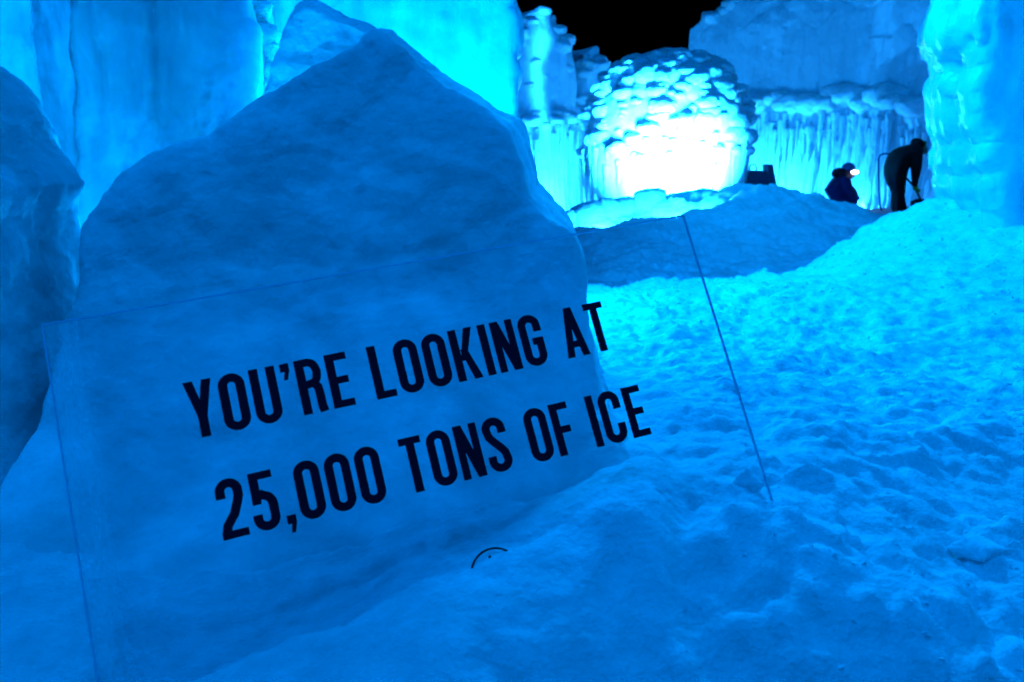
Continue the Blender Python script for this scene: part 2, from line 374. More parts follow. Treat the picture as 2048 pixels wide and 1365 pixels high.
# right side of the archway
o = ice_mass('ice_pillar', [(1885, -260), (1876, 0), (1858, 50), (1852, 84), (1872, 112), (1878, 150), (1862, 180), (1868, 232), (1876, 262), (1886, 290), (1878, 312), (1890, 350), (1882, 366), (1896, 410), (1880, 560), (2700, 560), (2700, -260)],
     6.95, 0.5, 0.9, slope=0.12, voxel=0.03, smooth=2, disp=d_flow(0.11, 300, 0.02, 0.05), mat=M_ICE, shrink=0.02)
tag(o, 'bright cyan ice pillar with glossy ridges at the right edge of the picture', 'ice pillar')
# unseen ice walls added on both sides for the light to bounce between
def bounce_wall(name, x0, x1, y0, y1, h, label, seed):
    me = poly_mesh([[(x0, y0, -.2), (x1, y0, -.2), (x1, y1, -.2), (x0, y1, -.2)], [(x0, y0, h), (x1, y0, h), (x1, y1, h), (x0, y1, h)]])
    me = baked(me, [('REMESH', dict(mode='VOXEL', voxel_size=0.12, use_smooth_shade=True))])
    v = verts_of(me); set_verts(me, v + normals_of(me) * d_flow(0.25, seed, 0.1)(v)[:, None])
    tag(link_mesh(name, me, M_FAR), label, 'ice wall')
bounce_wall('ice_wall', -4.4, -3.2, -4.5, 4.6, 3.2, 'long unseen ice wall added for bounce light outside the left edge of the picture', 330)
bounce_wall('ice_wall', 4.6, 5.8, -4.5, 6.0, 3.2, 'long unseen ice wall added for bounce light outside the right edge of the picture', 340)

# ================================================================== shared lumps and icicles
def lump_mesh(seed, flat=0.6):
    bm = bmesh.new(); bmesh.ops.create_icosphere(bm, subdivisions=4, radius=1)
    me = bpy.data.meshes.new('lump'); bm.to_mesh(me); bm.free()
    v = verts_of(me); n = v.copy()
    r = 1 + 0.22 * fbm(v, 1.3, 3, seed=seed) + 0.10 * bumps(v, 2.6, seed + 1, 0.8) + 0.05 * fbm(v, 5, 3, seed=seed + 2)
    v = n * r[:, None]; v[:, 2] *= np.where(v[:, 2] > 0, flat, flat * 1.25)
    set_verts(me, v); me.materials.append(M_DOME)
    me.polygons.foreach_set('use_smooth', np.ones(len(me.polygons), dtype=bool)); return me
LUMPS = [lump_mesh(400 + 10 * k) for k in range(6)]
def icicle_mesh(seed):
    bm = bmesh.new(); rs = np.random.RandomState(seed); prev = None; n = 10; K = 14
    for k in range(K + 1):
        t = k / K; r = 0.5 * (1 - t) ** 0.7 * (1 + 0.16 * math.sin(9 * t + seed) + 0.1 * rs.randn()) + 0.015
        ring = [bm.verts.new((r * math.cos(a) * (1 + .12 * rs.randn()), r * math.sin(a), -t)) for a in np.linspace(0, 2 * math.pi, n, endpoint=False)]
        if prev:
            for i in range(n): bm.faces.new((prev[i], prev[(i + 1) % n], ring[(i + 1) % n], ring[i]))
        else: bm.faces.new(ring[::-1])
        prev = ring
    bm.faces.new(prev); bmesh.ops.recalc_face_normals(bm, faces=bm.faces)
    me = bpy.data.meshes.new('icicle'); bm.to_mesh(me); bm.free(); me.materials.append(M_LUMP)
    me.polygons.foreach_set('use_smooth', np.ones(len(me.polygons), dtype=bool)); return me
ICICLES = [icicle_mesh(k) for k in range(5)]
def put(name, me, loc, scale, rz, parent, tilt=0):
    o = bpy.data.objects.new(name, me); COL.objects.link(o); o.parent = parent
    o.location = Vector(loc) - parent.location; o.scale = scale; o.rotation_euler = (tilt, 0, rz)
    return o

for px, py, q in ((520, -6, .050), (534, 16, .038), (522, 44, .040), (545, 72, .058), (552, 98, .045), (540, 122, .036), (552, 142, .042), (545, 168, .036), (536, 200, .046), (530, 236, .040), (512, 150, .06), (490, 40, .05), (505, 210, .05)):
    a = at(px - 14, py, 4.42); put('ice_knob', LUMPS[int(px) % 6], a, (q * 1.5, q * 1.2, q * 1.7), px, KNOBWALL)
# ================================================================== the dome
DOME = Vector((2.84, 16.3, 0.0))
dome = empty('ice_dome', DOME); tag(dome, 'glowing white lumpy ice dome in the middle of the far court', 'ice dome')
_prof = [(0.0, 1.40), (0.5, 1.45), (0.9, 1.48), (1.3, 1.50), (1.7, 1.48), (2.0, 1.43), (2.3, 1.33), (2.6, 1.14), (2.8, 0.92), (2.95, 0.62), (3.02, 0.3), (3.05, 0.0)]
def prof(z):
    return np.interp(z, [p[0] for p in _prof], [p[1] for p in _prof])
bm = bmesh.new(); nA, nZ = 160, 110
pz = np.concatenate([np.linspace(-0.2, 2.3, 70), np.linspace(2.3, 3.045, 40)[1:]])
G = np.array([[(prof(max(z, 0)) * math.cos(a), prof(max(z, 0)) * math.sin(a), z) for a in np.linspace(0, 2 * math.pi, nA, endpoint=False)] for z in pz])
Vd = G.reshape(-1, 3); Nd = Vd.copy(); Nd[:, 2] = np.clip((Vd[:, 2] - 2.0) * 1.5, 0, 2); Nd /= np.linalg.norm(Nd, axis=1)[:, None] + 1e-6
qd = Vd * np.array([1, 1, .25]); low = np.clip((1.9 - Vd[:, 2]) / 0.6, 0, 1)
Vd = Vd + Nd * (low * 0.10 * (bumps(qd, 3.0, 505, .8) - .4) + (1 - low) * 0.16 * (bumps(Vd, 2.2, 506, .85) - .4) + 0.03 * fbm(Vd, 5, 3, seed=507))[:, None]
Fd = [(r * nA + c, r * nA + (c + 1) % nA, (r + 1) * nA + (c + 1) % nA, (r + 1) * nA + c) for r in range(len(pz) - 1) for c in range(nA)]
Fd += [tuple((len(pz) - 1) * nA + c for c in range(nA))]
me = bpy.data.meshes.new('dome_body'); me.from_pydata(Vd.tolist(), [], Fd); me.update()
b = link_mesh('dome_body', me, M_DOME, dome)
rs = np.random.RandomState(5)
k = 0
while k < 230:
    z = rs.uniform(1.15, 2.95); a = rs.uniform(-math.pi * 1.05, math.pi * 0.05)
    if rs.rand() > 0.35 + 0.65 * (z - 1.15) / 1.2: continue
    r = prof(z) - 0.05; s = 0.07 + 0.17 * rs.rand() ** 1.4
    put('ice_lump', LUMPS[k % 6], DOME + Vector((r * math.cos(a), r * math.sin(a), z)), (s * rs.uniform(.8, 1.3), s, s * rs.uniform(.8, 1.15)), a + math.pi / 2 + rs.uniform(-.3, .3), dome)
    k += 1
for k in range(26):
    z = rs.uniform(1.0, 1.6); a = rs.uniform(-math.pi, 0); r = prof(z) + 0.02
    put('icicle', ICICLES[k % 5], DOME + Vector((r * math.cos(a), r * math.sin(a), z)), (.10, .10, rs.uniform(.4, .95)), rs.uniform(0, 6), dome)

# ================================================================== far walls
def far_wall(name, plan, heights, ledge, lean, seed, label, n_u=420, n_z=230, depth=1.1, col=0.16):
    """curtain wall of flow ice: plan = [(x, y)], heights = [(s, z)], ledge = [(s, z)] where the lumpy shelf runs"""
    plan = np.array(plan, float); seg = np.linalg.norm(np.diff(plan, axis=0), axis=1); cum = np.concatenate([[0], np.cumsum(seg)]); T = cum[-1]
    u = np.linspace(0, T, n_u); px = np.interp(u, cum, plan[:, 0]); py = np.interp(u, cum, plan[:, 1])
    tx, ty = np.gradient(px), np.gradient(py); ln = np.hypot(tx, ty); nxv, nyv = ty / ln, -tx / ln       # towards the camera
    H = np.interp(u / T, [h[0] for h in heights], [h[1] for h in heights]); Lz = np.interp(u / T, [h[0] for h in ledge], [h[1] for h in ledge])
    H = H + 0.22 * bumps(np.stack([u, 0 * u, 0 * u], 1), 2.2, seed, .8) + 0.10 * bumps(np.stack([u, 0 * u, 0 * u], 1), 6, seed + 1, .8)
    tz = np.linspace(0, 1, n_z)
    U, Tz = np.meshgrid(u, tz); Zw = -0.3 + Tz * (H[None] + 0.3)
    p = np.stack([U.ravel(), 0 * U.ravel() + 3.3, Zw.ravel()], 1)
    q = p * np.array([1, 1, .10]); wv = 0.10 * fbm(p, .8, 2, seed=seed + 2); q[:, 0] += wv
    Ls = np.tile(Lz, n_z); zz = Zw.ravel()
    below = 1 / (1 + np.exp((zz - Ls) / 0.08)); top = np.exp(-((np.tile(H, n_z) - zz) / 0.35) ** 2)
    d = below * (0.22 + col * (bumps(q, 2.6, seed + 3, .8) + .6 * bumps(q, 6.5, seed + 4, .8) - .6)) + (1 - below) * (0.10 * bumps(p * np.array([1, 1, .6]), 1.5, seed + 5, .85) + 0.05 * bumps(q, 4, seed + 8, .8))
    d += 0.20 * bumps(p, 1.7, seed + 6, .8) * np.exp(-((zz - Ls) / 0.22) ** 2) + 0.12 * bumps(p, 2.4, seed + 9, .8) * top + 0.035 * fbm(p, 3, 4, seed=seed + 7) - top * 0.15
    d -= lean * np.maximum(zz, 0)
    Vx = np.tile(px, n_z) + np.tile(nxv, n_z) * d; Vy = np.tile(py, n_z) + np.tile(nyv, n_z) * d
    front = np.stack([Vx, Vy, zz], 1)
    back = np.stack([np.tile(px, 2) - np.tile(nxv, 2) * depth, np.tile(py, 2) - np.tile(nyv, 2) * depth, np.concatenate([-.3 + 0 * H, H - .05])], 1)
    i = np.arange(n_u * n_z).reshape(n_z, n_u); F = np.stack([i[:-1, :-1], i[:-1, 1:], i[1:, 1:], i[1:, :-1]], -1).reshape(-1, 4).tolist()
    o0 = n_u * n_z; bidx = np.arange(2 * n_u).reshape(2, n_u) + o0
    for c in range(n_u - 1):
        F.append([bidx[0, c + 1], bidx[0, c], bidx[1, c], bidx[1, c + 1]]); F.append([i[-1, c], i[-1, c + 1], bidx[1, c + 1], bidx[1, c]])
    F.append([int(t) for t in i[:, 0]][::-1] + [bidx[0, 0], bidx[1, 0]][::1]); F.append([int(t) for t in i[:, -1]] + [bidx[1, -1], bidx[0, -1]])
    root = empty(name, (float(plan[:, 0].mean()), float(plan[:, 1].mean()), 0)); tag(root, label, 'ice wall')
    me = bpy.data.meshes.new('ice_face'); me.from_pydata(np.vstack([front, back]).tolist(), [], F); me.update()
    bmx = bmesh.new(); bmx.from_mesh(me); bmesh.ops.recalc_face_normals(bmx, faces=bmx.faces); bmx.to_mesh(me); bmx.free()
    f = link_mesh('ice_face', me, M_FAR); adopt(f, root)
    def spot(s, z, out=0.0):
        k = int(np.clip(round(s * (n_u - 1)), 0, n_u - 1)); r = int(np.clip(round((z + .3) / (H[k] + .3) * (n_z - 1)), 0, n_z - 1)); v = front[r * n_u + k]
        return (v[0] + nxv[k] * out, v[1] + nyv[k] * out, v[2]), math.atan2(ty[k], tx[k]), H[k], Lz[k]
    return root, spot

def P2(px, Y):
    a = at(px, 400, Y); return (a[0], a[1])
# right: runs behind the dome and comes forward to the archway
right, rspot = far_wall('far_ice_wall', [P2(1362, 21.0), P2(1450, 20.6), P2(1560, 20.0), P2(1700, 19.0), P2(1800, 17.5), P2(1960, 15.6), P2(2060, 13.5)],
    [(0, 3.9), (.04, 4.25), (.1, 4.5), (.2, 4.75), (.3, 4.45), (.42, 4.5), (.52, 4.8), (.65, 5.2), (1, 5.0)], [(0, 2.1), (.3, 2.25), (.55, 2.15), (.7, 1.7), (1, 1.5)], 0.05, 600,
    'tall blue ice wall with a lumpy ledge behind the two workers', n_u=520)
rs = np.random.RandomState(11)
for k in range(20):
    s = 0.10 + 0.50 * (k + rs.rand()) / 20; loc, rz, H, L = rspot(s, np.interp(s, [0, .3, .55, .7, 1], [2.1, 2.25, 2.15, 1.7, 1.5]) + rs.uniform(.05, .30), 0.0)
    q = rs.uniform(.20, .36); put('ice_lump', LUMPS[k % 6], loc, (q * 1.35, q * .9, q * 1.1), rz, right)
for k in range(52):
    s = 0.08 + 0.6 * (k + rs.rand()) / 52; L0 = np.interp(s, [0, .3, .55, .7, 1], [2.1, 2.25, 2.15, 1.7, 1.5]); loc, rz, H, L = rspot(s, L0 - rs.uniform(.05, .5), 0.05)
    q = rs.uniform(.09, .17); put('icicle', ICICLES[k % 5], loc, (q, q, rs.uniform(.6, 1.5)), rs.uniform(0, 6), right)
for k in range(26):
    s = 0.02 + 0.55 * (k + rs.rand()) / 26; loc, rz, H, L = rspot(s, 9.0, -.15)
    q = rs.uniform(.10, .26); put('ice_lump', LUMPS[k % 6], loc, (q * 1.1, q, q * 1.1), rz, right)
# left: towers with knobbly tops beyond the archway
left, lspot = far_wall('far_ice_wall', [P2(880, 17.5), P2(1000, 18.0), P2(1080, 18.4), P2(1130, 18.9), P2(1150, 19.8)],
    [(0, 3.6), (.42, 3.9), (.5, 3.7), (.62, 4.05), (.72, 3.9), (.78, 3.55), (1, 3.3)], [(0, 2.0), (.5, 1.9), (1, 1.95)], 0.04, 640,
    'knobbly blue ice tower at the left of the far court beside the black sky', n_u=300)
left2, l2spot = far_wall('far_ice_wall', [P2(1120, 20.2), P2(1170, 20.0), P2(1200, 20.2), P2(1218, 20.8)], [(0, 3.1), (.3, 3.15), (.55, 3.45), (.8, 3.3), (1, 2.6)], [(0, 2.2), (1, 2.2)], 0.04, 660,
    'low dark ice tower between the left ice tower and the glowing dome', n_u=160)
for k in range(26):
    s = 0.42 + 0.52 * rs.rand(); loc, rz, H, L = lspot(s, rs.choice([rs.uniform(1.8, 2.1), rs.uniform(2.4, 4.2), rs.uniform(3.4, 4.2)]), 0.0)
    q = rs.uniform(.10, .24); put('ice_lump', LUMPS[k % 6], loc, (q * 1.15, q, q * .85), rz, left)
for k in range(16):
    s = 0.42 + 0.5 * rs.rand(); loc, rz, H, L = lspot(s, rs.uniform(1.5, 1.95), 0.05)
    q = rs.uniform(.08, .15); put('icicle', ICICLES[k % 5], loc, (q, q, rs.uniform(.5, 1.3)), rs.uniform(0, 6), left)
for k in range(12):
    s = rs.rand(); loc, rz, H, L = l2spot(s, rs.uniform(2.2, 3.4), 0.0)
    q = rs.uniform(.10, .2); put('ice_lump', LUMPS[k % 6], loc, (q * 1.15, q, q * .85), rz, left2)

# ================================================================== clear panel with lettering
SC = 1.4 / 1.2
def rodrigues(wv):
    a = np.linalg.norm(wv); k = np.array(wv) / a; K = np.array([[0, -k[2], k[1]], [k[2], 0, -k[0]], [-k[1], k[0], 0]])
    return np.eye(3) + math.sin(a) * K + (1 - math.cos(a)) * K @ K
RM = rodrigues([-0.4409, -0.1986, 0.2911])
PO = CAM + SC * (np.array([-0.7757, 1.3771, 1.0206]) - CAM)
PW, PH, PT = 1.4, 1.0, 0.006
panel = empty('clear_sign_panel', PO.tolist())
panel.rotation_euler = Matrix(RM.tolist()).to_euler()
tag(panel, 'clear acrylic panel with dark capital lettering leaning in the snow', 'sign')

def panel_mat():
    m = bpy.data.materials.new('clear_acrylic'); t, N, L = nodes(m)
    N.remove(N['Principled BSDF']); out = N['Material Output']
    tr = N.new('ShaderNodeBsdfTransparent'); tr.inputs[0].default_value = (0.95, 0.97, 0.98, 1)
    gl = N.new('ShaderNodeBsdfGlossy'); gl.inputs['Roughness'].default_value = 0.06
    df = N.new('ShaderNodeBsdfDiffuse'); df.inputs[0].default_value = (0.8, 0.85, 0.9, 1)
    tl = N.new('ShaderNodeBsdfTranslucent'); tl.inputs[0].default_value = (0.8, 0.85, 0.9, 1)
    lw = N.new('ShaderNodeLayerWeight'); lw.inputs[0].default_value = .5
    pw = N.new('ShaderNodeMath'); pw.operation = 'POWER'; pw.inputs[1].default_value = 5; L.new(lw.outputs['Facing'], pw.inputs[0])
    fr = N.new('ShaderNodeMath'); fr.operation = 'MULTIPLY_ADD'; fr.inputs[1].default_value = .55; fr.inputs[2].default_value = .02; L.new(pw.outputs[0], fr.inputs[0])
    tc = N.new('ShaderNodeTexCoord'); n = N.new('ShaderNodeTexNoise'); n.inputs['Scale'].default_value = 4; n.inputs['Detail'].default_value = 8; n.inputs['Roughness'].default_value = .65
    L.new(tc.outputs['Object'], n.inputs['Vector'])
    mr = N.new('ShaderNodeMapRange'); mr.inputs['From Min'].default_value = .42; mr.inputs['From Max'].default_value = .75; mr.inputs['To Min'].default_value = .01; mr.inputs['To Max'].default_value = .09
    L.new(n.outputs[0], mr.inputs['Value'])
    hz = N.new('ShaderNodeMixShader'); hz.inputs[0].default_value = .5; L.new(df.outputs[0], hz.inputs[1]); L.new(tl.outputs[0], hz.inputs[2])
    m1 = N.new('ShaderNodeMixShader'); L.new(mr.outputs[0], m1.inputs[0]); L.new(tr.outputs[0], m1.inputs[1]); L.new(hz.outputs[0], m1.inputs[2])
    m2 = N.new('ShaderNodeMixShader'); L.new(fr.outputs[0], m2.inputs[0]); L.new(m1.outputs[0], m2.inputs[1]); L.new(gl.outputs[0], m2.inputs[2])
    L.new(m2.outputs[0], out.inputs[0]); return m
M_CLEAR = panel_mat()
M_INK = plain('dark_vinyl', (0.006, 0.004, 0.02), 0.7, 0.1)
M_EDGE = plain('sawn_acrylic_edge', (0.52, 0.66, 0.82), 0.4, 0.5)

def box_mesh(x0, x1, y0, y1, z0, z1):
    v = [(x, y, z) for x in (x0, x1) for y in (y0, y1) for z in (z0, z1)]
    f = [(0, 1, 3, 2), (4, 6, 7, 5), (0, 4, 5, 1), (2, 3, 7, 6), (0, 2, 6, 4), (1, 5, 7, 3)]
    me = bpy.data.meshes.new('b'); me.from_pydata(v, [], f); me.update(); return me
link_mesh('sheet', box_mesh(0.004, PW - .004, 0, PT, -PH + .004, -0.004), M_CLEAR, panel, False)
fm = bpy.data.materials.new('frost'); t_, N_, L_ = nodes(fm); N_.remove(N_['Principled BSDF'])
a_ = N_.new('ShaderNodeBsdfTransparent'); d_ = N_.new('ShaderNodeBsdfDiffuse'); d_.inputs[0].default_value = (.85, .9, .93, 1); mxs = N_.new('ShaderNodeMixShader')
tc_ = N_.new('ShaderNodeTexCoord'); mp_ = N_.new('ShaderNodeMapping'); mp_.inputs['Scale'].default_value = (30, 1, 3); nn = N_.new('ShaderNodeTexNoise'); nn.inputs['Scale'].default_value = 1.4; nn.inputs['Detail'].default_value = 5
L_.new(tc_.outputs['Object'], mp_.inputs[0]); L_.new(mp_.outputs[0], nn.inputs[0]); rr = N_.new('ShaderNodeMapRange'); rr.inputs['From Min'].default_value = .35; rr.inputs['From Max'].default_value = .7; rr.inputs['To Min'].default_value = .05; rr.inputs['To Max'].default_value = .42
L_.new(nn.outputs[0], rr.inputs[0]); L_.new(rr.outputs[0], mxs.inputs[0]); L_.new(a_.outputs[0], mxs.inputs[1]); L_.new(d_.outputs[0], mxs.inputs[2]); L_.new(mxs.outputs[0], N_['Material Output'].inputs[0])
link_mesh('frost_strip', box_mesh(.006, .062, -.0012, -.0004, -PH + .01, -.006), fm, panel, False)
e = 0.0025
for nm, bx in (('top_edge', (0, PW, -.0005, PT + .0005, -e, 0)), ('side_edge', (PW - e, PW, -.0004, PT + .0004, -PH, -e)), ('side_edge', (0, e, -.0004, PT + .0004, -PH, -e))):
    link_mesh(nm, box_mesh(*bx), M_EDGE, panel, False)

# --- lettering: condensed capitals, cap height 1
def arc(cx, cy, rx, ry, a0, a1, n=14):
    return [(cx + rx * math.cos(math.radians(a0 + (a1 - a0) * k / n)), cy + ry * math.sin(math.radians(a0 + (a1 - a0) * k / n))) for k in range(n + 1)]
SW = 0.152; HB = 0.132                      # stem and bar thickness
Wd = 0.43
def rect(x0, y0, x1, y1): return [[(x0, y0), (x1, y0), (x1, y1), (x0, y1)]]
def para(x0, x1, y0, X0, X1, y1): return [[(x0, y0), (x1, y0), (X1, y1), (X0, y1)]]
def stroke(path, t=SW):
    P = [np.array(p) for p in path]; out = []; Ls, Rs = [], []
    for k, p in enumerate(P):
        d = P[min(k + 1, len(P) - 1)] - P[max(k - 1, 0)]; d = d / (np.linalg.norm(d) + 1e-9); n = np.array([-d[1], d[0]]) * t / 2
        Ls.append(p + n); Rs.append(p - n)
    for k in range(len(P) - 1): out.append([tuple(Ls[k]), tuple(Ls[k + 1]), tuple(Rs[k + 1]), tuple(Rs[k])])
    return out
h2 = SW / 2; R0 = Wd / 2 - h2
def ring_path(): return arc(Wd / 2, 1 - Wd / 2 + .01, R0, R0 - .0, 0, 180) + arc(Wd / 2, Wd / 2 - .01, R0, R0, 180, 360)
def glyph(c):
    w = Wd
    if c in 'O0':
        p = ring_path(); p = p + [p[0], p[1]]; return stroke(p), w
    if c == 'U': return stroke([(h2, 1), (h2, .6)] + arc(w / 2, Wd / 2 - .01, R0, R0, 180, 360) + [(w - h2, .6), (w - h2, 1)]), w
    if c == 'C': return stroke([(w - h2, .64)] + arc(w / 2, 1 - Wd / 2 + .01, R0, R0, 0, 180) + arc(w / 2, Wd / 2 - .01, R0, R0, 180, 360) + [(w - h2, .36)]), w
    if c == 'G': return stroke([(w - h2, .66)] + arc(w / 2, 1 - Wd / 2 + .01, R0, R0, 0, 180) + arc(w / 2, Wd / 2 - .01, R0, R0, 180, 360) + [(w - h2, .53)]) + rect(w * .5, .40, w - .003, .54), w
    if c == 'S':
        return stroke([(w - h2, .70)] + arc(w / 2, 1 - Wd / 2 + .01, R0, R0, 0, 180) + [(h2 + .02, .66), (h2 + .09, .56), (w - h2 - .09, .44), (w - h2 - .02, .34)] + arc(w / 2, Wd / 2 - .01, R0, R0, 0, -180) + [(h2, .30)]), w
    if c == '2': return stroke([(h2, .68)] + arc(w / 2, 1 - Wd / 2 + .01, R0, R0, 180, 0) + [(w - h2, .70), (w - h2 - .03, .60), (w / 2 + .03, .40), (h2 + .03, .22), (h2, .08), (h2, 0)]) + rect(.0, 0, w - .01, HB), w
    if c == '5': return rect(.03, 1 - HB, w - .02, 1) + para(.03, .03 + SW * .95, .45, .03, .03 + SW, 1) + stroke([(.10, .55), (w / 2, .62)] + arc(w / 2 + .0, .41, R0, .17, 75, 0) + arc(w / 2, Wd / 2 - .01, R0, R0, 0, -180) + [(h2, .28)]), w
    if c == 'I': return rect(0, 0, SW, 1), SW
    if c == 'E': return rect(0, 0, SW, 1) + rect(SW * .9, 0, .37, HB) + rect(SW * .9, .435, .34, .435 + HB) + rect(SW * .9, 1 - HB, .37, 1), .37
    if c == 'F': return rect(0, 0, SW, 1) + rect(SW * .9, .42, .33, .42 + HB) + rect(SW * .9, 1 - HB, .36, 1), .36
    if c == 'L': return rect(0, 0, SW, 1) + rect(SW * .9, 0, .36, HB), .36
    if c == 'T': return rect(.195 - SW / 2, 0, .195 + SW / 2, 1) + rect(0, 1 - HB, .39, 1), .39
    if c == 'N': return rect(0, 0, SW * .92, 1) + rect(w - SW * .92, 0, w, 1) + para(w - SW * 1.05, w - .005, 0, .005, SW * 1.05, 1), w
    if c == 'K': return rect(0, 0, SW, 1) + para(SW * .8, SW * 1.55, .38, .30, .30 + SW * 1.02, 1) + para(.30, .30 + SW * 1.06, 0, .155, .155 + SW * .85, .60), .47
    if c == 'A': return para(0, SW * .95, 0, .15, .15 + SW * .85, 1) + para(.45 - SW * .95, .45, 0, .155, .30, 1) + rect(.11, .19, .34, .32), .45
    if c == 'Y': return rect(.225 - SW / 2, 0, .225 + SW / 2, .42) + para(.225 - SW / 2, .225 + SW * .42, .36, 0, SW * 1.02, 1) + para(.225 - SW * .42, .225 + SW / 2, .36, .45 - SW * 1.02, .45, 1), .45
    if c == 'R': return rect(0, 0, SW, 1) + stroke([(SW * .5, 1 - HB / 2), (.24, 1 - HB / 2)] + arc(.24, .735, .11, .19, 90, -90) + [(.24, .545), (SW * .5, .515)], HB * 1.08) + stroke([(.255, .56), (.325, .46), (.335, .33), (.336, .12), (.352, 0)], SW * .98), .43
    if c in ",'": return rect(0, 0, SW, SW) + para(.035, .10, -.15, .07, SW, .02), SW
def letter(c, x=0, base=0, s=1):
    q, wd = glyph(c); dy = .84 if c == "'" else 0
    vs, fs = [], []
    for i, poly in enumerate(q):
        y0 = -.0006 - .00004 * (i % 7); n = len(vs)
        pts = [(x + a * s, base + (b + dy) * s) for a, b in poly]
        vs += [(a, y0, b) for a, b in pts] + [(a, -.0002, b) for a, b in pts]
        fs += [(n, n + 1, n + 2, n + 3), (n + 7, n + 6, n + 5, n + 4)] + [(n + j, n + 4 + j, n + 4 + (j + 1) % 4, n + (j + 1) % 4) for j in range(4)]
    me = bpy.data.meshes.new('letter'); me.from_pydata(vs, [], fs); me.update()
    return link_mesh('letter', me, M_INK, panel, False)
def line(text, u0, u1, base, cap):
    """letters spaced to fill u0..u1"""
    gap = .085; ws = [.20 if c == ' ' else glyph(c)[1] for c in text]
    tot = sum(ws) + gap * (len(text) - 1); sx = (u1 - u0) / (tot * cap)
    x = u0
    for c, wd in zip(text, ws):
        if c != ' ':
            o = letter(c)
            v = verts_of(o.data); v[:, 0] = x + v[:, 0] * cap * sx; v[:, 2] = base + v[:, 2] * cap; set_verts(o.data, v)
        x += (wd + gap) * cap * sx
    return sx
CAPH = .0973 * SC
s1 = line("YOU'RE LOOKING AT", .1969 * SC, .9689 * SC, -.2414 * SC, CAPH)
s2 = line("25,000 TONS OF ICE", .2156 * SC, .9953 * SC, -.4153 * SC, CAPH)
print('letter x scale', s1, s2)
# round emblem, its lower part buried in the snow
cu, cv, cr = .640 * SC, -.583 * SC, .045 * SC
vs, fs = [], []
for k in range(49):
    a = 2 * math.pi * k / 48
    for r in (cr - .0042, cr): vs += [(cu + r * math.cos(a), -.0006, cv + r * math.sin(a)), (cu + r * math.cos(a), -.0002, cv + r * math.sin(a))]
for k in range(48):
    n = 4 * k; fs += [(n, n + 2, n + 6, n + 4), (n + 1, n + 5, n + 7, n + 3), (n + 2, n + 3, n + 7, n + 6), (n, n + 4, n + 5, n + 1)]
me = bpy.data.meshes.new('emblem_ring'); me.from_pydata(vs, [], fs); me.update(); link_mesh('emblem_ring', me, M_INK, panel, False)
link_mesh('emblem_tick', box_mesh(cu - .006, cu - .001, -.0006, -.0002, cv + .026, cv + .038), M_INK, panel, False)

# ================================================================== A-frame board beside the dome
M_BOARD = plain('dark_blue_plastic', (0.012, 0.05, 0.11), 0.5, 0.4)
def tube(points, r, n=10):
    bm = bmesh.new(); prev = None; P = [Vector(p) for p in points]
    for k, p in enumerate(P):
        d = (P[min(k + 1, len(P) - 1)] - P[max(k - 1, 0)]).normalized(); a = d.orthogonal().normalized() if prev is None else (lastn - d * lastn.dot(d)).normalized(); lastn = a; b = d.cross(a)
        rr = r[k] if isinstance(r, (list, tuple)) else r
        ring = [bm.verts.new(p + (a * math.cos(t) + b * math.sin(t)) * rr) for t in np.linspace(0, 2 * math.pi, n, endpoint=False)]
        if prev:
            for i in range(n): bm.faces.new((prev[i], prev[(i + 1) % n], ring[(i + 1) % n], ring[i]))
        else: bm.faces.new(ring[::-1])
        prev = ring
    bm.faces.new(prev); bmesh.ops.recalc_face_normals(bm, faces=bm.faces)
    me = bpy.data.meshes.new('tube'); bm.to_mesh(me); bm.free(); return me
BY = 17.4
bb = at(1528, 376, BY); board = empty('folding_board', (bb[0], bb[1], bb[2] - .12)); tag(board, 'dark blue folding A-frame board with a carrying loop beside the dome', 'board')
def slab_px(name, pts, Y, y0, y1, mat, parent):
    R = []
    for dy in (y0, y1): R.append([tuple(at(x, y, Y) + np.array([0, dy, 0])) for x, y in pts])
    o = link_mesh(name, poly_mesh(R), mat, None, False); adopt(o, parent); return o
slab_px('front_leaf', [(1478, 390), (1500, 342), (1532, 342), (1556, 390)], BY, 0.0, .04, M_BOARD, board)
slab_px('rear_leaf', [(1478, 390), (1500, 342), (1532, 342), (1556, 390)], BY, .32, .36, M_BOARD, board)
slab_px('end_post', [(1535, 330), (1545, 329), (1558, 392), (1540, 392)], BY, -.02, .38, M_BOARD, board)
slab_px('end_post', [(1486, 352), (1491, 352), (1480, 392), (1472, 392)], BY, -.02, .38, M_BOARD, board)
lp = [at(*q, BY) + np.array([0, .18, 0]) for q in ((1504, 346), (1504, 336), (1506, 331), (1511, 330), (1516, 331), (1518, 336), (1518, 346))]
o = link_mesh('carrying_loop', tube(lp, .014), M_BOARD); adopt(o, board)

# ================================================================== people
def body_mesh(joints, edges, root, sub=2):
    me = bpy.data.meshes.new('body'); names = list(joints); me.from_pydata([joints[n][0] for n in names], [(names.index(a), names.index(b)) for a, b in edges], []); me.update()
    o = bpy.data.objects.new('tmp', me); COL.objects.link(o)
    m = o.modifiers.new('skin', 'SKIN'); m.use_smooth_shade = True
    for k, n in enumerate(names):
        sv = me.skin_vertices[0].data[k]; r = joints[n][1]; sv.radius = r if isinstance(r, tuple) else (r, r); sv.use_root = (n == root)
    s = o.modifiers.new('sub', 'SUBSURF'); s.levels = sub; s.render_levels = sub
    dg = bpy.context.evaluated_depsgraph_get(); dg.update()
    out = bpy.data.meshes.new_from_object(o.evaluated_get(dg)); bpy.data.objects.remove(o); bpy.data.meshes.remove(me); return out
M_BLACK = plain('black_workwear', (0.006, 0.008, 0.007), 0.85, 0.1)
M_NAVY = plain('blue_jacket', (0.010, 0.016, 0.085), 0.8, 0.15)
M_DARK = plain('black_fleece', (0.006, 0.006, 0.008), 0.9, 0.1)
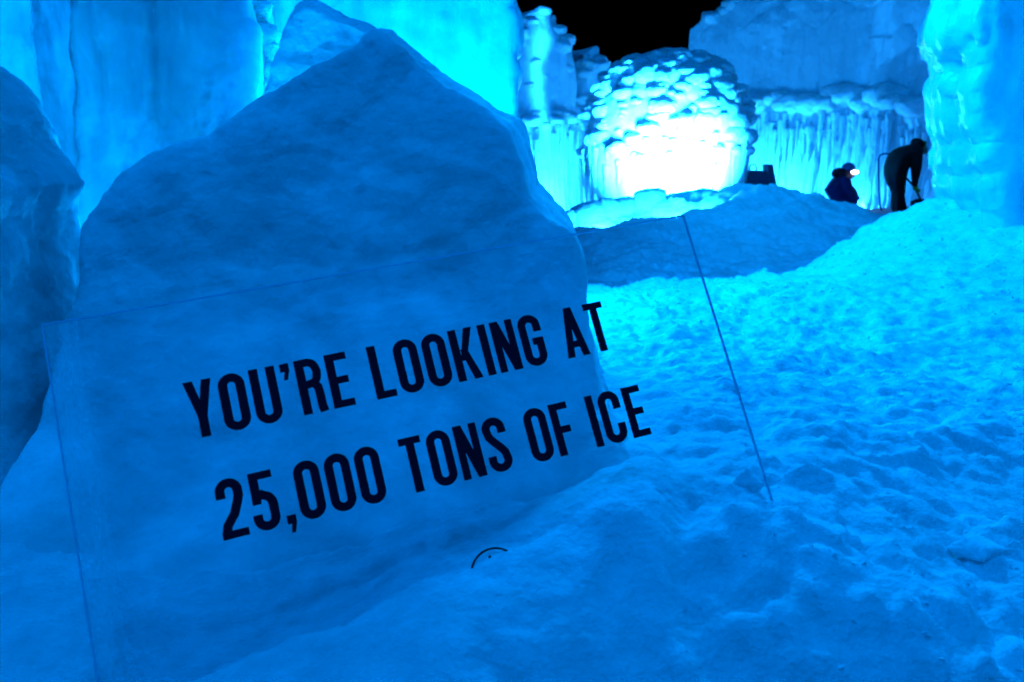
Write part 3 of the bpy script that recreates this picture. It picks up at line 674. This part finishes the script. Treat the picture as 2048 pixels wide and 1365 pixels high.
M_SKIN = plain('skin', (0.30, 0.19, 0.14), 0.6, 0.3)
M_GLOVE = plain('yellow_green_glove', (0.20, 0.30, 0.03), 0.7, 0.2)
M_BAND = plain('faded_green_band', (0.10, 0.20, 0.04), 0.8, 0.1)
M_STEEL = plain('painted_steel', (0.03, 0.12, 0.30), 0.4, 0.4, 0.4)

def blob(name, c, r, mat, parent, rot=(0, 0, 0), seed=0):
    bm = bmesh.new(); bmesh.ops.create_icosphere(bm, subdivisions=3, radius=1); me = bpy.data.meshes.new(name); bm.to_mesh(me); bm.free()
    v = verts_of(me); v = v * (1 + .07 * fbm(v, 1.6, 2, seed=seed))[:, None] * np.array(r)
    Rm = np.array(Matrix.Rotation(rot[2], 3, 'Z') @ Matrix.Rotation(rot[1], 3, 'Y') @ Matrix.Rotation(rot[0], 3, 'X')); set_verts(me, v @ Rm.T + np.array(c))
    o = link_mesh(name, me, mat); adopt(o, parent); return o

# worker bent over a shovel: local frame from the photograph at depth WY
WY = 14.5
def wp(px, py, dy=0.0): return tuple(at(px, py, WY) + np.array([0, dy, 0]))
foot = at(1797, 428, WY); worker = empty('person', (foot[0], foot[1], gz(foot[0], foot[1])))
tag(worker, 'person in black workwear and yellow-green gloves bending over to dig', 'person')
J = {'hip': (wp(1786, 334), (.21, .20)), 'waist': (wp(1795, 320), (.23, .22)), 'chest': (wp(1811, 308), (.235, .21)), 'neck': (wp(1829, 297), .085), 'head': (wp(1841, 297), .095), 'chin': (wp(1846, 304), .07),
     'shL': (wp(1822, 306, -.19), .12), 'elL': (wp(1820, 338, -.22), .09), 'wrL': (wp(1822, 366, -.14), .05), 'haL': (wp(1824, 374, -.10), .045),
     'shR': (wp(1820, 306, .19), .12), 'elR': (wp(1812, 338, .22), .09), 'wrR': (wp(1806, 368, .14), .05), 'haR': (wp(1806, 376, .10), .045),
     'thL': (wp(1785, 350, -.11), .16), 'knL': (wp(1791, 382, -.13), .115), 'anL': (wp(1784, 418, -.14), .105), 'toL': (wp(1797, 426, -.16), .055),
     'thR': (wp(1791, 350, .11), .16), 'knR': (wp(1803, 382, .13), .115), 'anR': (wp(1808, 415, .14), .10), 'toR': (wp(1820, 423, .16), .055)}
E_ = [('hip', 'waist'), ('waist', 'chest'), ('chest', 'neck'), ('neck', 'head'), ('head', 'chin'), ('chest', 'shL'), ('shL', 'elL'), ('elL', 'wrL'), ('wrL', 'haL'), ('chest', 'shR'), ('shR', 'elR'), ('elR', 'wrR'), ('wrR', 'haR'),
      ('hip', 'thL'), ('thL', 'knL'), ('knL', 'anL'), ('anL', 'toL'), ('hip', 'thR'), ('thR', 'knR'), ('knR', 'anR'), ('anR', 'toR')]
o = link_mesh('body', body_mesh(J, E_, 'hip'), M_BLACK); adopt(o, worker)
blob('face', np.array(wp(1845, 299)), (.07, .075, .095), M_SKIN, worker, (0, -.9, 0), 1)
blob('hat', np.array(wp(1836, 289)), (.125, .13, .095), M_BLACK, worker, (0, .5, 0), 2)
blob('hat_band', np.array(wp(1843, 293)), (.045, .115, .10), M_BAND, worker, (0, .55, 0), 3)
def glove(c, d, parent):
    """palm with four curled fingers and a thumb, closed round a handle"""
    c = np.array(c); bmv, fv = [], []
    parts = [[(0, 0, .05), (0, 0, 0), (.01, 0, -.05)]] + [[(.02, y, -.03), (.06, y, -.045), (.065, y, -.075), (.03, y, -.085)] for y in (-.036, -.012, .012, .036)] + [[(.0, .04, .0), (.04, .055, -.02), (.065, .03, -.03)]]
    for pi, ch in enumerate(parts):
        rad = [.036, .045, .038] if pi == 0 else [.014, .013, .012, .010][:len(ch)]
        mt = tube([tuple(c + np.array(q)) for q in ch], rad, 8); n = len(bmv); bmv += [tuple(v.co) for v in mt.vertices]; fv += [tuple(n + i for i in p.vertices) for p in mt.polygons]; bpy.data.meshes.remove(mt)
    me = bpy.data.meshes.new('glove'); me.from_pydata(bmv, [], fv); me.update(); o = link_mesh('glove', me, M_GLOVE); adopt(o, parent)
glove(wp(1825, 374, -.10), 0, worker); glove(wp(1807, 377, .10), 0, worker)
# shovel in the worker's hands
g1 = np.array(wp(1840, 409)); sh = empty('shovel', (g1[0], g1[1], gz(g1[0], g1[1]))); tag(sh, 'dark shovel held low by the bending person', 'shovel')
o = link_mesh('shaft', tube([wp(1798, 340, .02), wp(1826, 376, -.09), wp(1838, 408, -.12)], .017), M_DARK); adopt(o, sh)
bl = [(-.13, 0, .13), (.13, 0, .13), (.15, 0, 0), (.12, 0, -.13), (0, 0, -.17), (-.12, 0, -.13), (-.15, 0, 0)]
Rb = np.array(Matrix.Rotation(math.radians(70), 3, 'Y') @ Matrix.Rotation(math.radians(60), 3, 'X')); c = np.array(wp(1831, 414, -.13))
me = poly_mesh([[tuple(c + Rb @ np.array(q)) for q in bl], [tuple(c + Rb @ (np.array(q) * .96 + np.array([0, .012, 0]))) for q in bl]])
o = link_mesh('blade', me, M_DARK, None, False); adopt(o, sh)
# bent tube hoop standing behind the worker
hp = [at(*q, 15.1) for q in ((1764, 424), (1760, 412), (1758, 380), (1757, 340), (1757, 318), (1760, 311), (1767, 308), (1780, 308), (1788, 311), (1792, 318), (1794, 345), (1795, 385), (1796, 424))]
hoop = link_mesh('tube_hoop', tube([tuple(p) for p in hp], .017), M_STEEL); tag(hoop, 'bent blue metal tube hoop standing behind the bending person', 'hoop')

# kneeling person with a headlamp
KY = 15.6
def kp(px, py, dy=0.0): return tuple(at(px, py, KY) + np.array([0, dy, 0]))
kf = at(1690, 412, KY); kneel = empty('person', (kf[0], kf[1], gz(kf[0], kf[1]))); tag(kneel, 'person crouching in a blue jacket with a lit headlamp', 'person')
J = {'hip': (kp(1668, 402), (.27, .25)), 'waist': (kp(1672, 386), (.25, .23)), 'chest': (kp(1681, 365), (.21, .19)), 'neck': (kp(1689, 349), .09), 'head': (kp(1697, 341), .10), 'chin': (kp(1702, 348), .065),
     'shL': (kp(1683, 362, -.19), .10), 'elL': (kp(1688, 386, -.26), .085), 'wrL': (kp(1702, 394, -.22), .055), 'haL': (kp(1710, 398, -.2), .045),
     'shR': (kp(1687, 360, .19), .10), 'elR': (kp(1697, 382, .24), .08), 'wrR': (kp(1710, 394, .2), .055), 'haR': (kp(1716, 402, .18), .045),
     'thL': (kp(1684, 402, -.13), .13), 'knL': (kp(1700, 398, -.16), .10), 'anL': (kp(1698, 424, -.16), .07), 'toL': (kp(1712, 428, -.16), .055),
     'thR': (kp(1684, 404, .13), .13), 'knR': (kp(1701, 412, .17), .10), 'anR': (kp(1676, 420, .18), .07), 'toR': (kp(1664, 424, .18), .055)}
o = link_mesh('body', body_mesh(J, E_, 'hip'), M_NAVY); adopt(o, kneel)
blob('hood', np.array(kp(1680, 349)), (.15, .16, .11), M_DARK, kneel, (0, .45, 0), 4)
blob('hat', np.array(kp(1697, 337)), (.118, .125, .105), M_STEEL, kneel, (0, .2, 0), 5)
blob('face', np.array(kp(1702, 348)), (.075, .08, .09), M_SKIN, kneel, (0, .1, 0), 6)
blob('trousers', np.array(kp(1700, 391)), (.13, .2, .20), M_DARK, kneel, (0, -.5, 0), 7)
m = bpy.data.materials.new('headlamp_light'); t, N, L = nodes(m); b_ = N['Principled BSDF']; b_.inputs['Emission Color'].default_value = (1, 1, .9, 1); b_.inputs['Emission Strength'].default_value = 14
blob('headlamp', np.array(kp(1705.5, 344.5, -.10)), (.066, .035, .030), m, kneel, (0, 0, 0), 8)

# ================================================================== snow chunks on the path
def rock_mesh(seed, n=16):
    rs = np.random.RandomState(seed); bm = bmesh.new()
    for k in range(n):
        v = rs.randn(3); v /= np.linalg.norm(v); v *= rs.uniform(.8, 1.1); bm.verts.new(v)
    r = bmesh.ops.convex_hull(bm, input=bm.verts)
    bmesh.ops.delete(bm, geom=[g for g in r['geom_interior'] if isinstance(g, bmesh.types.BMVert)], context='VERTS')
    me = bpy.data.meshes.new('chunk'); bm.to_mesh(me); bm.free(); return me
def chunk(px, py, Y, sx, sy, sz, rz, seed, label, tilt=0.0, sink=.4):
    c = at(px, py, Y); me = baked(rock_mesh(seed), [('REMESH', dict(mode='VOXEL', voxel_size=0.07, use_smooth_shade=True)), ('SMOOTH', dict(factor=0.5, iterations=1))])
    v = verts_of(me); v = v + normals_of(me) * (.07 * fbm(v, 2.5, 4, .6, seed=seed) + .05 * bumps(v, 4, seed, .8))[:, None]
    set_verts(me, v * np.array([sx, sy, sz])); o = link_mesh('snow_chunk', me, M_CHUNK)
    o.location = (c[0], c[1], gz(c[0], c[1]) + sz * (1 - 2 * sink)); o.rotation_euler = (tilt, 0, rz); return tag(o, label, 'snow chunk')
chunk(1610, 985, 1.90, .085, .05, .035, .5, 801, 'pale wedge of snow lying just right of the foot of the panel', tilt=.3, sink=.5)
chunk(1490, 1005, 1.84, .04, .03, .04, .2, 803, 'upright snow chunk behind the panel just left of its right edge', sink=.45)
chunk(1960, 1090, 1.75, .08, .05, .03, .2, 805, 'low snow chunk near the right edge of the foreground', sink=.72)
# loose crumbs of ice strewn over the path: too many to count
rs = np.random.RandomState(31); N_ = 5500
cx = rs.uniform(0.35, 3.6, N_ * 3); cy = rs.uniform(1.2, 7.2, N_ * 3)
pp = np.stack([cx, cy, 0 * cx], 1); keep = (rs.rand(len(cx)) < np.clip(.35 + 1.3 * fbm(pp, 1.3, 3, seed=95), .03, 1)) & (cx < 0.75 * cy + .3) & (cx > .42 + .03 * cy)
cx, cy = cx[keep][:N_], cy[keep][:N_]; cz = terrain(np.stack([cx, cy], 1)); size = np.clip(0.0035 / rs.power(1.9, len(cx)), .003, .018) * np.clip(.5 + .16 * cy, .7, 1.6)
base = []
for k in range(8):
    m_ = rock_mesh(900 + k, 9); base.append((verts_of(m_), [list(p.vertices) for p in m_.polygons])); bpy.data.meshes.remove(m_)
AV, AF, n0 = [], [], 0
for k in range(len(cx)):
    v, f = base[k % 8]; a = rs.uniform(0, 6.28); c_, s_ = math.cos(a), math.sin(a); q = v * size[k] * np.array([1, rs.uniform(.6, 1), rs.uniform(.5, .9)])
    q = np.stack([q[:, 0] * c_ - q[:, 1] * s_, q[:, 0] * s_ + q[:, 1] * c_, q[:, 2]], 1) + np.array([cx[k], cy[k], cz[k] - size[k] * .15])
    AV.append(q); AF += [[i + n0 for i in t] for t in f]; n0 += len(v)
me = bpy.data.meshes.new('ice_crumbs'); me.from_pydata(np.vstack(AV).tolist(), [], AF); me.update()
o = link_mesh('ice_crumbs', me, M_CHUNK, None, False); o['kind'] = 'stuff'; tag(o, 'loose crumbs of snow and ice strewn over the path', 'crumbs')
